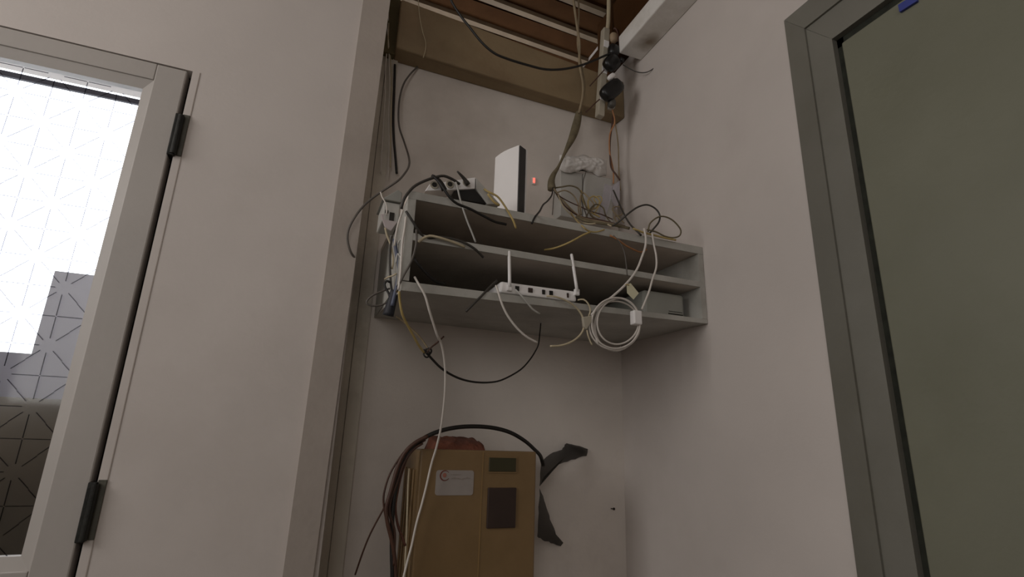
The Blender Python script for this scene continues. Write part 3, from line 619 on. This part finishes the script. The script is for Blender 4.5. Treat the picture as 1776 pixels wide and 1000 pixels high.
# inside the upper bay
cable('yellow_cable', 'pale yellow cable sweeping through the upper bay below the tangle', [(1024,402,1.176), (1010,408,1.178), (992,418,1.182), (974,426,1.20), (958,431,1.22), (944,433,1.26)], None, 2.6*mm, YELC)
cable('orange_cable', 'dull orange cable sagging in the upper bay near the right end', [(1058,408,1.178), (1072,416,1.18), (1086,426,1.19), (1100,433,1.20), (1112,437,1.21), (1122,432,1.20)], None, 2.6*mm, ORGC)
cable('thin_wire', 'thin faint wire dropping through the upper bay onto the middle board', [(1064,408,1.178), (1076,422,1.178), (1083,438,1.178), (1086,458,1.178), (1088,478,1.18)], None, 1.9*mm, GRYC)
cable('curved_cable', 'dark cable curving through the left of both bays', [(704,366,1.178), (716,384,1.178), (726,400,1.182), (738,412,1.19), (760,411,1.178), (785,414,1.176), (806,421,1.176), (824,432,1.178), (838,446,1.19)], None, 3.2*mm, DGRC)
cable('curved_cable', 'pale cable lying over the left part of the middle board', [(726,420,1.182), (734,413,1.178), (745,409,1.176), (758,411,1.174), (772,415,1.174), (790,421,1.176), (806,428,1.18)], None, 3.4*mm, CREC)
cable('dark_cable', 'dark cable bowed across the left of the lower bay', [(716,444,1.18), (724,456,1.18), (736,470,1.182), (748,482,1.186), (758,489,1.19), (772,492,1.20)], None, 3.4*mm, BLKC)
cable('dark_cable', 'dark cord slanting down from the router past the bottom board', [(862,486,1.18), (850,497,1.178), (838,510,1.176), (824,524,1.176), (808,540,1.178)], None, 3.0*mm, DGRC)
# left end of the shelf: the hanging bunch
bunch = [
 ('dark cable at the left of the bunch down the shelf end', [(680,410,1.30), (677,430,1.29), (676,455,1.285), (677,480,1.28), (679,500,1.28), (684,520,1.28)], DGRC, 3.0),
 ('blue-grey cable in the middle of the bunch down the shelf end', [(684,415,1.27), (688,440,1.262), (692,465,1.255), (690,485,1.25), (686,505,1.25), (680,530,1.25)], BLUC, 4.6),
 ('bright white cable in front of the bunch down the shelf end', [(704,376,1.172), (702,395,1.17), (698,420,1.17), (696,450,1.17), (694,480,1.17), (691,502,1.172)], WHTC, 2.8),
 ('white cable angled down from the phone socket', [(699,364,1.20), (694,378,1.21), (689,395,1.22), (686,412,1.23), (684,426,1.24)], WHTC, 2.6),
 ('cream cable straying left of the bunch below the plastic tag', [(668,395,1.295), (671,408,1.295), (676,420,1.295), (680,436,1.29), (682,452,1.285), (680,466,1.285)], CREC, 2.6),
 ('dark cable swinging from the shelf corner back under the bunch', [(722,398,1.174), (722,420,1.172), (718,440,1.17), (711,458,1.168), (702,474,1.168), (694,490,1.17), (688,506,1.19)], GRYC, 2.6),
 ('thin white wire hooked below the phone socket', [(660,333,1.298), (663,342,1.294), (669,352,1.293), (671,362,1.293), (670,372,1.294)], WHTC, 1.8),
 ('pale wire bridging the bunch with a short stub to its left', [(667,484,1.27), (674,480,1.26), (681,478,1.25), (688,474,1.245)], CREC, 2.0),
 ('pale grey wire doubled inside the bunch', [(690,424,1.255), (695,414,1.25), (698,428,1.22), (695,446,1.215), (690,440,1.24), (686,456,1.24)], GREYP, 2.0)]
for lab, pts, m_, r in bunch: cable('hanging_cable', lab, pts, None, r*mm, m_)
cable('looped_cable', 'thin cable loop sticking out left below the shelf end', [(676,500,1.28), (662,505,1.28), (648,511,1.28), (638,519,1.28), (636,526,1.28), (646,530,1.28), (660,529,1.28), (672,524,1.28)], None, 2.4*mm, GRYC)
cable('looped_cable', 'small black cable loop beside the bunch at the shelf end', [(677,520,1.27), (674,508,1.272), (669,500,1.274), (667,492,1.275), (671,487,1.275), (676,489,1.272)], None, 3.0*mm, BLKC)
plug('black taped cable end at the foot of the bunch under the shelf end', [(684,504,1.26), (681,518,1.26), (677,532,1.262), (673,547,1.265)], None, lambda t: .0095+.004*t, mat('blue_black_tape', '22232b', .6, .2, 20), name='taped_cable_end')
# below the shelf
cable('long_cable', 'long white cable hanging from the bottom board down across the beige box', [(719,480,1.178), (727,494,1.172), (737,512,1.172), (744,536,1.18), (752,562,1.20), (759,583,1.22), (764,592,1.24), (769,612,1.26), (772,640,1.28), (772,672,1.30), (770,700,1.32), (765,740,1.35), (757,775,1.38), (748,805,1.40), (740,840,1.405), (732,872,1.41), (722,908,1.41), (714,945,1.41), (706,975,1.41), (698,1010,1.41), (694,1040,1.41)], None, 2.8*mm, WHTC)
cable('yellow_cable', 'yellowed cable dropping from the shelf end to the knot below', [(692,505,1.18), (694,525,1.19), (698,545,1.20), (706,562,1.22), (716,580,1.24), (726,598,1.26), (736,612,1.28)], None, 2.8*mm, YELC)
cable('brown_cable', 'thin brown cable beside the yellowed one down to the knot', [(686,548,1.27), (698,556,1.27), (714,570,1.27), (728,584,1.275), (737,596,1.28), (743,606,1.28)], None, 2.2*mm, TANC)
cable('swag_cable', 'black cable swagged in a deep arc below the shelf from a knot', [(734,606,1.28), (742,614,1.28), (752,625,1.285), (764,637,1.29), (780,648,1.30), (800,657,1.31), (822,662,1.32), (845,663,1.33), (866,660,1.34), (888,650,1.35), (906,638,1.36), (920,622,1.365), (930,606,1.37), (934,596,1.37), (936,580,1.38), (938,560,1.40)], None, lambda t: .0031-.0014*t, BLKC)
bm = bmesh.new()
for k in range(2):
    c0 = onY(740+3*k, 614-5*k, 1.278); TUBE([c0+Vector((.0075*math.cos(a), -.003*math.sin(2*a), .0075*math.sin(a))) for a in [i*math.pi/4 for i in range(8)]], .0022, 6, True, bm=bm)
tag(obj('knot', bm, BLKC, smooth=True), 'small looped knot in the black cable under the shelf', 'knot')
cable('thin_wire', 'short brown wire end poking up right from the cable knot', [(740,612,1.275), (748,602,1.275), (758,594,1.275), (770,583,1.275)], None, 2.0*mm, BRNC)
cable('white_cable', 'white cable drooping from the router in a wide arc below the shelf', [(860,495,1.178), (864,506,1.17), (870,525,1.17), (878,543,1.172), (888,558,1.174), (900,572,1.176), (914,584,1.178), (932,594,1.18)], None, 2.8*mm, WHTC)
cable('white_cable', 'short white cable leaving the router over the bottom edge', [(894,502,1.178), (904,512,1.17), (914,524,1.17), (924,536,1.172), (936,544,1.175)], None, 2.4*mm, GREYP)
cable('cream_cable', 'cream cable bowing right from the router and back under the shelf', [(948,513,1.18), (962,514,1.17), (980,520,1.166), (995,529,1.166), (1006,541,1.166), (1012,555,1.166), (1012,570,1.167), (1004,583,1.168), (990,593,1.17), (972,599,1.172), (954,600,1.175)], None, 2.6*mm, CREC)
cable('cream_cable', 'short cream cable arched from the router to the white connector', [(1002,520,1.18), (1012,519,1.17), (1020,526,1.166), (1024,538,1.166), (1021,548,1.166)], None, 2.2*mm, CREC)
ct = obj('cable_connector', prism(PX([(1011,549,1.158), (1026,547,1.158), (1028,556,1.158), (1018,571,1.158), (1013,566,1.158)]), (0, .010, 0)), OFFW, bevel=.002)
tag(ct, 'cream wedge-shaped connector hanging in front of the bottom board', 'connector')
cable('white_cable', 'white cable running down from the shelf edge to the coil', [(1117,396,1.172), (1120,412,1.17), (1119,428,1.168), (1113,446,1.167), (1106,464,1.166), (1096,480,1.165), (1080,498,1.164), (1062,514,1.163), (1046,526,1.162), (1034,536,1.161), (1026,546,1.16)], None, 3.2*mm, WHTC)
cable('white_cable', 'white cable hanging at the right of the one to the coil', [(1131,404,1.172), (1134,424,1.17), (1138,444,1.168), (1138,464,1.167), (1131,486,1.166), (1126,504,1.165), (1119,522,1.164), (1113,536,1.163)], None, 2.8*mm, WHTC)
co = thing('cable_coil', 'coil of white cable bound together hanging from the bottom board', 'cable coil', onY(1068, 562, 1.165))
for k, (cx_, cy_, rx, ry, rot) in enumerate(((1068,560,42,44,.1), (1072,557,36,40,.3), (1066,564,44,42,-.1), (1070,562,38,46,.2))):
    pts = []
    for i in range(14):
        a = 2*math.pi*i/14; x = rx*math.cos(a); y = ry*math.sin(a)
        pts.append((cx_+x*math.cos(rot)-y*math.sin(rot), cy_+x*math.sin(rot)+y*math.cos(rot), 1.160+.004*k+.003*math.sin(a+k)))
    obj('turn', TUBE(PX(pts), .0024, 8, True), WHTC, co, smooth=True)
a = onY(1103, 551, 1.163)
obj('tie', obox(a, (.0125, 0, 0), (0, .011, 0), (0, 0, .019)), WHITE, co, bevel=.003)
cable('thin_cable', 'cream loose end hanging left below the coil', [(1018,572,1.164), (1020,582,1.164), (1024,592,1.164), (1027,598,1.164)], None, 2.0*mm, CREC)
cable('thin_cable', 'pale loose end dangling between connector and coil', [(1028,560,1.162), (1030,574,1.162), (1034,588,1.163), (1038,598,1.164)], None, 1.8*mm, WHTC)
q = onY(1099, 506, 1.164)
pt = thing('paper_label', 'small yellow-white tag tied to the white cable above the coil', 'tag', q)
obj('card', prism(PX([(1087,492,1.162), (1094,491,1.162), (1108,508,1.162), (1099,519,1.162), (1088,508,1.162)]), (0, .0012, 0)), mat('pale_yellow_card', 'd6d2b4', .6, .05), pt)
obj('string', TUBE(PX([(1082,496,1.163), (1086,493,1.161), (1091,494,1.1605)]), .0012, 6), YELC, pt, smooth=True)

# ---------------------------------------------------------------- cables round the beige box
cable('power_cable', 'thick black cable arching over the top of the beige box', [(680,1040,1.42), (681,1000,1.42), (680,960,1.42), (680,920,1.42), (681,885,1.42), (686,850,1.42), (695,815,1.42), (709,785,1.42), (730,763,1.42), (757,749,1.42), (790,741,1.42), (825,739,1.425), (858,742,1.43), (886,750,1.44), (910,764,1.46), (926,778,1.48), (937,790,1.50), (942,806,1.53)], None, 5.6*mm, BLKC)
cable('brown_cable', 'thick brown cable bent round the upper left corner of the beige box', [(742,756,1.41), (722,766,1.41), (704,782,1.41), (691,806,1.41), (683,832,1.41), (676,858,1.41), (670,880,1.41), (672,905,1.41), (678,930,1.412), (683,955,1.415), (686,990,1.418), (687,1030,1.418)], None, 5.0*mm, BRNC)
cable('brown_cable', 'slim brown cable bowed out furthest left of the beige box', [(726,764,1.43), (706,778,1.43), (690,798,1.43), (676,822,1.43), (668,846,1.43), (665,866,1.43), (668,892,1.43), (675,918,1.43), (681,944,1.43)], None, 2.6*mm, BRNC)
cable('brown_cable', 'reddish brown cable inside the bundle left of the beige box', [(738,762,1.424), (720,774,1.424), (706,794,1.424), (697,820,1.424), (690,850,1.424), (686,880,1.424), (690,910,1.424), (698,932,1.424), (703,946,1.424)], None, 3.2*mm, mat('reddish_brown_sheath', '5c3526', .55, .2, 25))
cable('brown_cable', 'dark brown cable twisted through the bundle left of the beige box', [(733,768,1.416), (716,780,1.416), (700,804,1.416), (689,836,1.416), (678,866,1.416), (676,890,1.416), (684,920,1.416), (684,950,1.416), (683,980,1.416)], None, 3.6*mm, BRNC)
cable('thin_wire', 'thin brown wire end trailing out left of the beige box', [(672,866,1.436), (664,884,1.44), (652,906,1.45), (640,930,1.46), (630,955,1.47), (622,978,1.48), (616,996,1.49)], None, 2.2*mm, BRNC)
cable('cream_cable', 'cream cable running down the left side of the beige box', [(710,812,1.50), (708,840,1.49), (707,870,1.48), (706,900,1.47), (705,935,1.46), (703,970,1.45), (701,1030,1.44)], None, 2.6*mm, CREC)
